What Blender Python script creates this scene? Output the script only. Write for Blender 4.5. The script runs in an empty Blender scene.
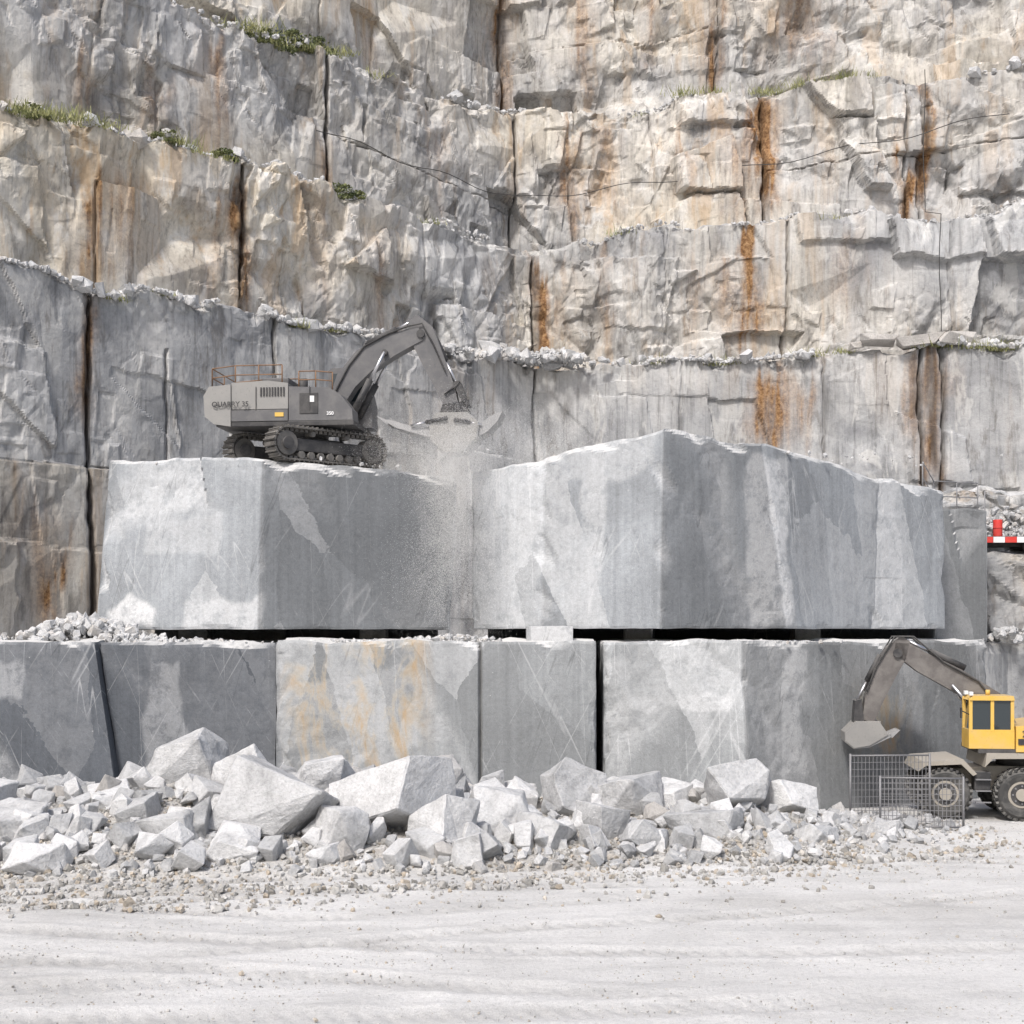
import bpy, bmesh, math, random
import numpy as np
from mathutils import Vector, Matrix, Euler
from mathutils import noise as mn
random.seed(7); np.random.seed(7)
S=bpy.context.scene
COL=S.collection

# ------------------------------------------------------------------ noise
def hsh(ix,iy,seed):
    ix=ix.astype(np.int64); iy=iy.astype(np.int64)
    n=(ix*374761393+iy*668265263+seed*1274126177)&0xffffffff
    n=((n^(n>>13))*1274126177)&0xffffffff
    n=((n^(n>>16))*2246822519)&0xffffffff
    n=n^(n>>15)
    return (n&0xffffff)/float(0x1000000)
def vn(x,y,seed=0):
    x=np.asarray(x,float); y=np.asarray(y,float)
    ix=np.floor(x); iy=np.floor(y); fx=x-ix; fy=y-iy
    fx=fx*fx*(3-2*fx); fy=fy*fy*(3-2*fy)
    a=hsh(ix,iy,seed); b=hsh(ix+1,iy,seed); c=hsh(ix,iy+1,seed); d=hsh(ix+1,iy+1,seed)
    return ((a*(1-fx)+b*fx)*(1-fy)+(c*(1-fx)+d*fx)*fy)*2-1
def fbm(x,y,seed=0,o=4,g=.5):
    r=0;a=1;t=0
    for k in range(o):
        r=r+a*vn(x*2**k,y*2**k,seed+k*17); t+=a; a*=g
    return r/t
def poly(x,y,cw,ch,seed,k=1.5,tilt=.7,warp=.05):
    """continuous faceted relief: upper envelope of randomly oriented pyramids"""
    X=x/cw; Y=y/ch
    X,Y=X+warp*fbm(X*1.7,Y*1.7,seed+5,3),Y+warp*fbm(X*1.7,Y*1.7,seed+6,3)
    ix=np.floor(X); iy=np.floor(Y)
    b1=np.full(X.shape,-1e9); rn=np.zeros(X.shape)
    for i in(-1,0,1):
        for j in(-1,0,1):
            cx=ix+i; cy=iy+j
            dx=X-(cx+.1+.8*hsh(cx,cy,seed)); dy=Y-(cy+.1+.8*hsh(cx,cy,seed+1))
            r=hsh(cx,cy,seed+2); tx=hsh(cx,cy,seed+3)*2-1; ty=hsh(cx,cy,seed+4)*2-1
            th=hsh(cx,cy,seed+7)*3.14; c=np.cos(th); s_=np.sin(th)
            v=(r*2-1)*.7+tilt*(tx*dx+ty*dy)-k*np.maximum(np.abs(dx*c+dy*s_),.8*np.abs(dy*c-dx*s_))
            m=v>b1; b1=np.where(m,v,b1); rn=np.where(m,r,rn)
    return b1+.3,rn
def sst(a,b,x):
    t=np.clip((x-a)/(b-a),0,1); return t*t*(3-2*t)
def plates(x,y,w,h,seed,p):
    """angular spalled plates: raised or sunken slabs with straight, slanting edges"""
    x,y=x+.05*w*fbm(x*1.3,y*1.3,seed+1,4)+.16*y,y+.05*h*fbm(x*1.3,y*1.3,seed+2,4)+.08*x
    yy=y/h; row=np.floor(yy); ws=w*(.6+.8*hsh(row,row*0,seed+3)); xx=x/ws+hsh(row,row*0+5,seed+3)*7; col=np.floor(xx)
    fx=xx-col-.5; fy=yy-row-.5; th=hsh(col,row,seed+4)*6.283
    cd=(fx*np.cos(th)+fy*np.sin(th))-(hsh(col,row,seed+5)*.7-.45)
    e=np.minimum(np.minimum((.5-np.abs(fx))*ws,(.5-np.abs(fy))*h),cd*min(w,h))
    off=(hsh(col,row,seed+6)*2-1)*(hsh(col,row,seed+7)<p)*sst(0,.13,e)
    return off*(1+.6*(fx*np.sin(th)-fy*np.cos(th)))

def grid_faces(nr,nc,wrap=False):
    r=np.arange(nr-1)[:,None]; c=np.arange(nc if wrap else nc-1)[None,:]
    c2=(c+1)%nc
    a=r*nc+c; b=r*nc+c2; d=(r+1)*nc+c; e=(r+1)*nc+c2
    return np.stack([a,b,e,d],-1).reshape(-1,4)
def mesh_np(name,V,F,mat,mask=None,smooth=False):
    me=bpy.data.meshes.new(name)
    V=np.asarray(V,np.float32).reshape(-1,3); k=F.shape[1]
    me.vertices.add(len(V)); me.vertices.foreach_set('co',V.ravel())
    me.loops.add(F.size); me.loops.foreach_set('vertex_index',F.ravel().astype(np.int32))
    me.polygons.add(len(F)); me.polygons.foreach_set('loop_start',np.arange(0,F.size,k,dtype=np.int32))
    me.update(calc_edges=True); me.validate()
    me.polygons.foreach_set('use_smooth',np.full(len(me.polygons),smooth))
    if mask is not None:
        at=me.attributes.new('mask','FLOAT_COLOR','POINT')
        at.data.foreach_set('color',np.asarray(mask,np.float32).ravel())
    me.materials.append(mat)
    o=bpy.data.objects.new(name,me); COL.objects.link(o); return o

# ------------------------------------------------------------------ materials
def nd(nt,t,ins=None,**props):
    n=nt.nodes.new('ShaderNode'+t)
    for k,v in props.items(): setattr(n,k,v)
    for k,v in (ins or {}).items():
        if isinstance(v,bpy.types.NodeSocket): nt.links.new(v,n.inputs[k])
        else: n.inputs[k].default_value=v
    return n
def newmat(name):
    m=bpy.data.materials.new(name); m.use_nodes=True; nt=m.node_tree
    return m,nt,nt.nodes['Principled BSDF']
def mixc(nt,f,a,b,bt='MIX'):
    c=lambda v:v if isinstance(v,bpy.types.NodeSocket) else (tuple(v)+(1,) if len(v)==3 else v)
    return nd(nt,'Mix',{0:f,6:c(a),7:c(b)},data_type='RGBA',blend_type=bt).outputs[2]
def mth(nt,op,a,b=0.0,c=None,cl=False):
    i={0:a,1:b}
    if c is not None:i[2]=c
    return nd(nt,'Math',i,operation=op,use_clamp=cl).outputs[0]
def ramp(nt,f,stops):
    r=nd(nt,'ValToRGB',{0:f}); e=r.color_ramp.elements
    while len(e)<len(stops): e.new(.5)
    for k,(p,c) in enumerate(stops):
        e[k].position=p
        c=(c,c,c) if not isinstance(c,tuple) else c
        e[k].color=c+(1,)
    return r.outputs[0]
def noise(nt,co,sc,det=4,ro=.55,dist=0):
    return nd(nt,'TexNoise',{'Vector':co,'Scale':sc,'Detail':min(det,4.5),'Roughness':ro,'Distortion':dist}).outputs[0]
def mapv(nt,co,scale=(1,1,1),rot=(0,0,0),loc=(0,0,0)):
    return nd(nt,'Mapping',{0:co,1:loc,2:rot,3:scale}).outputs[0]
def rotmap(nt,co,rot,scale,loc=(0,0,0)):
    return mapv(nt,mapv(nt,co,(1,1,1),rot,loc),scale)
def line(nt,n,w,f): return ramp(nt,mth(nt,'ABSOLUTE',mth(nt,'SUBTRACT',n,.5)),[(0,f),(w,0.0)])

def rock_mat(name):
    m,nt,P=newmat(name)
    co=nd(nt,'TexCoord').outputs['Object']
    at=nd(nt,'Attribute',attribute_name='mask')
    sp=nd(nt,'SeparateColor',{0:at.outputs['Color']}); R,G,B=sp.outputs[0],sp.outputs[1],sp.outputs[2]; A=at.outputs['Alpha']
    n1=noise(nt,co,.3,5,.6,.4)
    n2=noise(nt,mapv(nt,co,(1,1,.1)),1.4,5,.65)
    n2b=noise(nt,mapv(nt,co,(1,1,.045),loc=(3,8,1)),5,3,.6)
    n3=noise(nt,co,6,5,.72)
    n4=noise(nt,mapv(nt,co,(1,1,.45),loc=(20,3,7)),.5,5,.62,.5)
    grey=ramp(nt,n1,[(.34,(.29,.295,.305)),(.47,(.395,.40,.405)),(.57,(.48,.48,.48)),(.7,(.57,.565,.555))])
    grey=mixc(nt,mth(nt,'MULTIPLY',G,1.4,cl=True),grey,mixc(nt,1.0,grey,(1.04,1.0,.945),'MULTIPLY'))
    warm=ramp(nt,n4,[(.32,(.45,.375,.28)),(.45,(.545,.485,.395)),(.56,(.61,.57,.495)),(.7,(.65,.63,.59))])
    fw=mth(nt,'MULTIPLY_ADD',G,1.7,mth(nt,'MULTIPLY_ADD',n4,3.0,-2.05),cl=True)
    fw=mth(nt,'MULTIPLY',fw,mth(nt,'MULTIPLY',G,1.7,cl=True))
    c=mixc(nt,fw,grey,warm)
    c=mixc(nt,1.0,c,ramp(nt,n2,[(.3,.6),(.43,.9),(.6,1.0),(.75,1.1)]),'MULTIPLY')
    c=mixc(nt,.7,c,ramp(nt,n2b,[(.32,.6),(.46,1.0),(.75,1.08)]),'MULTIPLY')
    c=mixc(nt,ramp(nt,noise(nt,mapv(nt,co,(1,1,.4),loc=(9,9,9)),.6,5,.65,.5),[(.54,0.0),(.58,.45),(.8,.6)]),c,(.64,.63,.605))
    c=mixc(nt,ramp(nt,noise(nt,mapv(nt,co,(1,1,.25),loc=(4,1,9)),1.4,5,.75,.3),[(.56,0.0),(.66,.55)]),c,(.17,.158,.145))
    rn=mth(nt,'MULTIPLY',R,ramp(nt,n2,[(.34,.25),(.55,1.35)]),cl=True)
    rc=ramp(nt,n3,[(.3,(.11,.052,.025)),(.5,(.27,.15,.07)),(.66,(.42,.27,.14))])
    c=mixc(nt,rn,c,rc)
    ow=ramp(nt,noise(nt,mapv(nt,co,(1,1,.09),loc=(1,2,3)),.8,5,.66),[(.54,0.0),(.63,.6)])
    c=mixc(nt,mth(nt,'MULTIPLY',ow,G,cl=True),c,(.46,.31,.17))
    c=mixc(nt,1.0,c,ramp(nt,n3,[(.25,.8),(.5,1.0),(.8,1.1)]),'MULTIPLY')
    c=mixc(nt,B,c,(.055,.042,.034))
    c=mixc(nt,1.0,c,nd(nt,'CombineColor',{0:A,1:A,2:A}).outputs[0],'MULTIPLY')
    nt.links.new(c,P.inputs['Base Color']); P.inputs['Roughness'].default_value=.92
    P.inputs['Specular IOR Level'].default_value=.2
    b=nd(nt,'Bump',{'Strength':.4,'Distance':.08,'Height':mth(nt,'ADD',n3,mth(nt,'MULTIPLY',noise(nt,co,26,2,.6),.4))}); nt.links.new(b.outputs[0],P.inputs['Normal'])
    return m

def block_mat(name,base,white=.5):
    m,nt,P=newmat(name)
    co=nd(nt,'TexCoord').outputs['Object']
    at=nd(nt,'Attribute',attribute_name='mask')
    sp=nd(nt,'SeparateColor',{0:at.outputs['Color']}); R,G,B=sp.outputs[0],sp.outputs[1],sp.outputs[2]; A=at.outputs['Alpha']
    n1=noise(nt,co,.35,4,.55,.3); n3=noise(nt,co,9,5,.75); n5=noise(nt,co,50,2,.7)
    lo=tuple(v*.88 for v in base); hi=tuple(min(.7,v*1.16) for v in base)
    c=ramp(nt,n1,[(.35,lo),(.5,base),(.65,hi)])
    st=noise(nt,mapv(nt,co,(1,1,.02)),5,4,.62)
    c=mixc(nt,.8,c,ramp(nt,st,[(.3,.84),(.5,1.0),(.7,1.16)]),'MULTIPLY')
    wpz=nd(nt,'VectorMath',{0:co,1:nd(nt,'VectorMath',{0:nd(nt,'TexNoise',{'Vector':co,'Scale':1.2,'Detail':4,'Roughness':.65}).outputs[1],1:(.45,.45,.45)},operation='MULTIPLY').outputs[0]},operation='ADD').outputs[0]
    vz=nd(nt,'TexVoronoi',{'Vector':rotmap(nt,wpz,(0,.3,0),(1,1,.35)),'Scale':.5})
    vr=nd(nt,'SeparateColor',{0:vz.outputs['Color']}).outputs[0]
    np_=noise(nt,co,2.0,5,.75)
    wz=mth(nt,'MULTIPLY',ramp(nt,vr,[(.68,0.0),(.70,1.0)]),ramp(nt,np_,[(.36,.45),(.54,1.0)]))
    wz=mth(nt,'MAXIMUM',mth(nt,'MULTIPLY',wz,white),mth(nt,'MULTIPLY',G,ramp(nt,np_,[(.38,.4),(.50,1.0)])),cl=True)
    c=mixc(nt,wz,c,(.56,.565,.57))
    c=mixc(nt,ramp(nt,vr,[(.16,.35),(.18,0.0)]),c,tuple(v*.58 for v in base))
    mask=ramp(nt,noise(nt,mapv(nt,co,loc=(3,9,2)),.5,3,.6),[(.46,0.05),(.58,1.0)])
    for k,(ry,sc,w,f) in enumerate([(.42,.7,.0022,.42),(-.5,.5,.0018,.32),(.05,.9,.002,.45)]):
        l=line(nt,noise(nt,rotmap(nt,co,(0,ry,0),(1,.5,.012),(k*7.3,k*2.1,k*5)),sc,2,.5),w,f)
        c=mixc(nt,mth(nt,'MULTIPLY',l,mask),c,(.56,.565,.57))
    dk=line(nt,noise(nt,rotmap(nt,co,(0,-.3,0),(1,.5,.05),(2,2,2)),.55,4,.6),.004,.5)
    c=mixc(nt,mth(nt,'MULTIPLY',dk,mask),c,tuple(v*.4 for v in base))
    sc1=noise(nt,rotmap(nt,co,(0,.62,0),(1.2,1.2,.04)),15,2,.6)
    c=mixc(nt,mth(nt,'MULTIPLY',ramp(nt,sc1,[(.64,0.0),(.74,.3)]),ramp(nt,np_,[(.42,0.0),(.6,1.0)])),c,(.56,.56,.57))
    c=mixc(nt,1.0,c,ramp(nt,n3,[(.28,.84),(.5,1.0),(.75,1.12)]),'MULTIPLY')
    c=mixc(nt,.8,c,ramp(nt,n5,[(.3,.8),(.5,1.0),(.7,1.16)]),'MULTIPLY')
    c=mixc(nt,ramp(nt,nd(nt,'TexVoronoi',{'Vector':co,'Scale':2.2}).outputs[0],[(.02,.45),(.04,0.0)]),c,(.66,.66,.66))
    rr=noise(nt,mapv(nt,co,(1,1,.4),loc=(2,5,3)),1.0,5,.75,.6)
    rf=mth(nt,'MULTIPLY',ramp(nt,rr,[(.46,0.0),(.53,.5),(.64,1.0)]),R,cl=True)
    c=mixc(nt,rf,c,ramp(nt,rr,[(.5,(.50,.44,.34)),(.62,(.44,.31,.17))]))
    c=mixc(nt,B,c,(.05,.047,.045))
    c=mixc(nt,1.0,c,nd(nt,'CombineColor',{0:A,1:A,2:A}).outputs[0],'MULTIPLY')
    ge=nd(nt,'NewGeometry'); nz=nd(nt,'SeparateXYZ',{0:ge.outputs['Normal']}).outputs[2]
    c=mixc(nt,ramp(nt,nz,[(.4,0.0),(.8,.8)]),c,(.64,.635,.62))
    nt.links.new(c,P.inputs['Base Color']); P.inputs['Roughness'].default_value=.85
    P.inputs['Specular IOR Level'].default_value=.25
    b=nd(nt,'Bump',{'Strength':.4,'Distance':.04,'Height':mth(nt,'ADD',n3,mth(nt,'MULTIPLY',st,.6))}); nt.links.new(b.outputs[0],P.inputs['Normal'])
    return m

def stone_mat(name,lo,hi,brown=.25):
    m,nt,P=newmat(name)
    co=nd(nt,'TexCoord').outputs['Object']
    at=nd(nt,'Attribute',attribute_name='mask')
    sp=nd(nt,'SeparateColor',{0:at.outputs['Color']})
    n1=noise(nt,co,1.6,5,.68,.4); n3=noise(nt,co,14,4,.75)
    c=mixc(nt,sp.outputs[0],lo,hi)
    c=mixc(nt,mth(nt,'MULTIPLY',sp.outputs[1],brown,cl=True),c,(.50,.40,.28))
    c=mixc(nt,1.0,c,ramp(nt,n1,[(.3,.7),(.5,1.0),(.7,1.15)]),'MULTIPLY')
    c=mixc(nt,1.0,c,ramp(nt,n3,[(.28,.76),(.5,1.0),(.75,1.16)]),'MULTIPLY')
    nt.links.new(c,P.inputs['Base Color']); P.inputs['Roughness'].default_value=.9
    P.inputs['Specular IOR Level'].default_value=.2
    b=nd(nt,'Bump',{'Strength':.7,'Distance':.06,'Height':mth(nt,'ADD',n3,mth(nt,'MULTIPLY',n1,1.0))}); nt.links.new(b.outputs[0],P.inputs['Normal'])
    return m

def ground_mat():
    m,nt,P=newmat('quarry_floor_dust')
    co=nd(nt,'TexCoord').outputs['Object']
    at=nd(nt,'Attribute',attribute_name='mask')
    sp=nd(nt,'SeparateColor',{0:at.outputs['Color']})
    n1=noise(nt,co,.2,5,.6,.5); n2=noise(nt,mapv(nt,co,(.3,1,1),(0,0,-.1)),1.1,5,.7); n3=noise(nt,co,12,5,.8); n4=noise(nt,co,60,3,.7)
    c=ramp(nt,n1,[(.35,(.59,.583,.57)),(.65,(.70,.693,.68))])
    c=mixc(nt,1.0,c,ramp(nt,n2,[(.3,.82),(.5,1.0),(.7,1.05)]),'MULTIPLY')
    c=mixc(nt,sp.outputs[0],c,mixc(nt,1.0,c,(.78,.775,.765),'MULTIPLY'))
    c=mixc(nt,sp.outputs[1],c,ramp(nt,n3,[(.3,(.22,.205,.18)),(.6,(.46,.44,.41))]))
    c=mixc(nt,1.0,c,ramp(nt,n3,[(.28,.78),(.5,1.0),(.75,1.08)]),'MULTIPLY')
    c=mixc(nt,1.0,c,ramp(nt,n4,[(.3,.8),(.5,1.0),(.75,1.1)]),'MULTIPLY')
    nt.links.new(c,P.inputs['Base Color']); P.inputs['Roughness'].default_value=.95
    P.inputs['Specular IOR Level'].default_value=.15
    b=nd(nt,'Bump',{'Strength':.8,'Distance':.035,'Height':mth(nt,'ADD',n3,mth(nt,'MULTIPLY',n4,.5))}); nt.links.new(b.outputs[0],P.inputs['Normal'])
    return m

def paint(name,col,ro=.45,metal=0.0,dust=.5,dcol=(.42,.40,.37)):
    m,nt,P=newmat(name)
    co=nd(nt,'TexCoord').outputs['Object']
    n=noise(nt,co,2.2,5,.7,.3); n2=noise(nt,co,18,4,.7)
    c=mixc(nt,ramp(nt,n,[(.42,dust*.12),(.64,dust*.7)]),col,dcol)
    c=mixc(nt,ramp(nt,n2,[(.6,0.0),(.72,.5)]),c,tuple(v*.45 for v in col))
    ge=nd(nt,'NewGeometry'); nz=nd(nt,'SeparateXYZ',{0:ge.outputs['Normal']}).outputs[2]
    c=mixc(nt,ramp(nt,nz,[(.5,0.0),(.95,min(1,dust))]),c,dcol)
    nt.links.new(c,P.inputs['Base Color'])
    nt.links.new(ramp(nt,n,[(.3,ro),(.7,min(1,ro+.3))]),P.inputs['Roughness']); P.inputs['Metallic'].default_value=metal
    return m

M_cliff=rock_mat('weathered_quarry_rock')
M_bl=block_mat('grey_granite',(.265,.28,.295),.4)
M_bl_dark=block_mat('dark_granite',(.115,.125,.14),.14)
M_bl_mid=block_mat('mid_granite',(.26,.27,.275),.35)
M_stone=stone_mat('broken_granite',(.31,.315,.32),(.63,.63,.63))
M_gravel=stone_mat('gravel_stone',(.24,.23,.21),(.58,.57,.55),.6)
M_ground=ground_mat()

# ------------------------------------------------------------------ cliff
K=np.array([(-48,25.7),(1.3,75.0),(60,57.7)])
def segn(a,b):
    t=(b-a)/np.linalg.norm(b-a); return np.array([-t[1],t[0]])
nL=segn(K[0],K[1]); nR=segn(K[1],K[2]); mm=(nL+nR)/(1+nL@nR)
L0=np.linalg.norm(K[1]-K[0]); L1=np.linalg.norm(K[2]-K[1])
def wallP(s,d,z):
    s=np.asarray(s,float); d=np.asarray(d,float)
    t0=np.clip(s/L0,0,1)[...,None]; t1=np.clip((s-L0)/L1,0,1)[...,None]; D=d[...,None]
    pl=(K[0]+nL*D)*(1-t0)+(K[1]+mm*D)*t0
    pr=(K[1]+mm*D)*(1-t1)+(K[2]+nR*D)*t1
    xy=np.where((s<L0)[...,None],pl,pr)
    return np.concatenate([xy,(np.asarray(z,float)+0*d)[...,None]],-1)
SET=[0,1.9,3.9,5.9]; ZT=[19.2,26.3,33.9,46.0]
def ztop(s,b): return ZT[b]+.5*fbm(s*.13,0*s,50+b,3)+.22*vn(s*.8,0*s,60+b)+.12*np.round(vn(s*.45,0*s,65+b)*2)
def zbot(s,b): return np.full(s.shape,3.5) if b==0 else ztop(s,b-1)
JO=[[(43.7,1,3,20),(47.3,.4,11.6,17),(52.8,.5,11,20),(63.5,.25,12,20),(69.7,.6,3,20),(77.6,.2,14,20),(85.0,.25,8,20),(89.7,.9,3,20),(90.6,.8,3,20)],
    [(44.4,.4,18,24),(51.5,.9,18,27),(62.5,.2,20,27),(70.1,.8,18,27),(77.6,.15,21,27),(83.7,.5,18,27),(91.9,.3,18,27)],
    [(47.5,.25,26,32),(56.9,.9,26,34),(69.7,.7,26,34),(72.9,.4,26,31),(77.4,.2,28,34),(83.1,.9,26,34),(90.3,.6,26,34),(91.1,.5,26,34)],
    [(57,.3,33,40),(69.5,.6,33,46),(81.4,.5,33,46),(88.3,.2,33,46)]]
ST=[(1,44.4,23.6,18.8,.6,1.2,.3),(1,51.5,25,18.8,.5,1.1,.7),(1,45.9,25,19.5,.9,.5,0),(1,50.3,25,20,.8,.4,0),(2,56.8,29,25.8,.35,.8,.7),(2,47.5,30,26,.8,.4,0),
    (2,83.1,33.8,26.2,.5,1.5,.5),(2,82.0,33,27,1.0,.5,0),(2,90.3,30,26,.4,1.1,.8),(2,91.3,34,26.5,.3,1.1,.6),(1,81.8,26,19.4,.45,1.2,.1),(1,80.9,26,20,.9,.4,0),(1,79,25,21,.5,.35,0),
    (1,70.5,25.5,19,.4,1.1,.6),(1,71.8,25,20,.7,.4,0),(0,82.2,18.6,13.6,.9,1.0,.15),(0,83.8,18,14.6,.5,.6,0),(0,90.15,18.9,11.5,.5,.8,.95),(0,89.3,18.5,12.5,.4,.5,.4),(0,42.3,8.6,5.4,.35,1.1,.1),(0,41.6,11,5,.9,.4,0),(0,43.65,19,12,.3,.7,.6),
    (3,69.5,46,33.5,.5,.8,.6),(3,81.4,46,33.5,.5,.7,.4),(2,72.9,33,27,.6,.7,.1),(2,75,33,28,.8,.5,0),(3,86,44,36,1.5,.45,0),(1,86.5,26,21,.7,.3,0),(2,78.6,32,28,.5,.45,0),(2,64,33,27,.5,.3,0),(1,56,26,20,.6,.3,0),(1,59.5,26,19,.35,.35,0),
    (1,74.3,26,20,.3,.4,0),(3,60,46,35,.5,.5,0),(3,74,46,35,.6,.5,0),(2,44,30,26,.5,.5,0),(2,51,33,27,.4,.7,.1),(3,78,44,36,.4,.5,0)]
def face(s,z,b):
    sd=100+b*31
    P1,r1=poly(s,z,5.5,6.0,sd,1.5); P2,r2=poly(s+z*.2,z,2.0,2.8,sd+8,1.7); P3,r3=poly(s-z*.25,z,.8,1.1,sd+16,1.8); P4,r4=poly(s,z,.36,.42,sd+24,1.7)
    ff=fbm(s*.9,z*.9,sd+30,5)
    Q1=plates(s,z,3.6,3.9,sd+33,.6); Q2=plates(s-.3*z,z,1.5,2.0,sd+43,.5); Q3=plates(s+.3*z,z,.7,.9,sd+53,.5)
    rough=sst(-.2,.25,fbm(s*.13,z*.15,sd+40,3))
    if b==0:
        l1=-.25; prot=.7*np.minimum(P1,l1)+.30*np.minimum(P2,-.25)*(.2+rough)+.10*np.minimum(P3,-.05)*(.05+rough)+.02*P4*rough+.025*ff+.26*Q1+.12*Q2*(.2+rough)+.05*Q3*rough
        low=(s<47.2)&(z<11.6+.1*vn(s,0*s,9)); prot=prot+np.where(low,.45,0.)
    else:
        l1=.0; prot=1.6*np.minimum(P1,l1)+.75*np.minimum(P2,-.1)*(.2+.8*rough)+.20*np.minimum(P3,.05)*(.05+rough)+.04*P4*(.05+rough)+.04*ff+.75*Q1+.34*Q2*(.2+.8*rough)+.13*Q3*(.05+rough)
    fr=np.clip((l1-P1)*4,0,1)
    tone=.95+.10*(r2-.5)*(.4+rough)+.10*(r1-.5)*fr+.10*np.clip(Q1,-1,1)+.07*Q2*(.3+rough)
    dark=(.35 if b else .1)*sst(.5,.95,-P2)*rough+(.4 if b else .1)*sst(.55,1.0,-P1)  # shade painted into the mask where the facet relief sinks
    for j,(sj,a,z0,z1) in enumerate(JO[b]):
        sc=sj+.14*vn(z*.3,0*z,sd+j*3+50)+.05*vn(z*2,0*z,sd+j*3+51)
        dd=np.abs(s-sc); w=.05+.09*a*(vn(z*.8,0*z+j,sd+60)*.5+.5)
        g=np.exp(-(dd/w)**2)*a*((z>z0)&(z<z1)); prot=prot-.5*g; dark=np.maximum(dark,.8*g)
        prot=prot+.4*(hsh(np.floor(s*0+j),s*0,sd+70)-.5)*sst(-.03,.1,s-sc)
    for zs,s0,s1,sl in ([(11.6,30,47.2,0)] if b==0 else [(29.6,83.2,120,.05),(29.9,57,69.5,-.09)] if b==2 else [] if b==1 else [(38.5,70,81,.02)]):
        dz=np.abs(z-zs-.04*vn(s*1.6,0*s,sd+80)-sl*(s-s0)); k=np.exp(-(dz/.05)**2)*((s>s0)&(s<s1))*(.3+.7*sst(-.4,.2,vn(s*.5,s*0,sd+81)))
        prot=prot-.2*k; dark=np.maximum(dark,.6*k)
        prot=prot+.18*((z<zs+sl*(s-s0))&(s>s0)&(s<s1))
    rust=np.zeros(s.shape)
    zj=z+1.3*vn(s*3.1,0*s,sd+88)+.5*vn(s*8,z*.5,sd+89)
    for (bb,sj,z1,z0,w,a,dk) in ST:
        if bb!=b: continue
        ww=w*(.6+.8*(vn(z*.7,0*z,int(sj*10))*.5+.5)); dd=np.exp(-((s-sj-.3*vn(z*.5,0*z,int(sj*7))-.12*vn(z*2.5,s*2,3))/ww)**2)
        v=sst(z0-.6,z0+2.0,zj)*(1-sst(z1-1.0,z1+.3,zj))
        st=.35+.9*(vn(s*6,z*.3,int(sj*5))*.5+.5)
        rust+=a*dd*v*st; dark=np.maximum(dark,dk*np.exp(-((s-sj)/(ww*.6))**2)*v*(.4+.6*st))
    warm=[.10,.56,.48,.52][b]+.5*fbm(s*.1,z*.15,sd+95,3)
    if b==0: warm=warm+.6*(s<47)*(z<11.6)-.03
    if b==1: warm=warm+np.where(s<62,.26,-.12)-.3*sst(84,88,s)-.35*np.exp(-((s-65)/3)**2)
    if b==2: warm=warm-.22*sst(86,90,s)-.1*((s>57)&(s<69))+.18*sst(72,75,s)*(1-sst(80,84,s))
    if b==0: tone=tone*np.where(s<47.2,np.where(z<11.6,.70,.86),np.where(s<66,.92,1.0))
    tone=tone*(1+.06*fr)
    return prot,np.stack([rust.clip(0,1),warm.clip(0,1),dark.clip(0,1),tone],-1)
sv=np.concatenate([np.arange(0,36,.6),np.arange(36,97.5,.08),np.arange(97.5,L0+L1,.6)])
sv=np.sort(np.append(sv[np.abs(sv-L0)>.03],L0))
rows=[];masks=[]
for b in range(4):
    zb=zbot(sv,b); zt=ztop(sv,b); n=int((ZT[b]-(3.5 if b==0 else ZT[b-1]))/(.08 if b<3 else .12))
    fz=np.linspace(0,1,n+1)[:,None]; Z=zb[None]*(1-fz)+zt[None]*fz; SS=np.repeat(sv[None],n+1,0)
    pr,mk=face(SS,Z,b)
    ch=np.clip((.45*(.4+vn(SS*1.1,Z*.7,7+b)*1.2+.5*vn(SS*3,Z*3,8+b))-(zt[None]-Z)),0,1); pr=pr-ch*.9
    d=SET[b]-pr
    if b>0:
        n2=9
        for k in range(1,n2):
            t=k/n2; dd=dprev*(1-t)+d[0]*t
            rows.append(wallP(sv,dd,zb+(.22*fbm(sv*1.3,0*sv+k*.5,77+b,3)+.16*t)))
            mk2=np.zeros((len(sv),4)); mk2[:,1]=.3; mk2[:,3]=1.1; masks.append(mk2)
    for k in range(n+1):
        rows.append(wallP(SS[k],d[k],Z[k])); masks.append(mk[k])
    dprev=d[-1]
for k in (1,2,3):
    rows.append(wallP(sv,dprev+k*8,ztop(sv,3)+k*.6)); mk2=np.zeros((len(sv),4)); mk2[:,1]=.4; mk2[:,3]=1; masks.append(mk2)
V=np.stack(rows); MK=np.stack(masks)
mesh_np('quarry_cliff',V,grid_faces(V.shape[0],V.shape[1]),M_cliff,MK)

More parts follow.
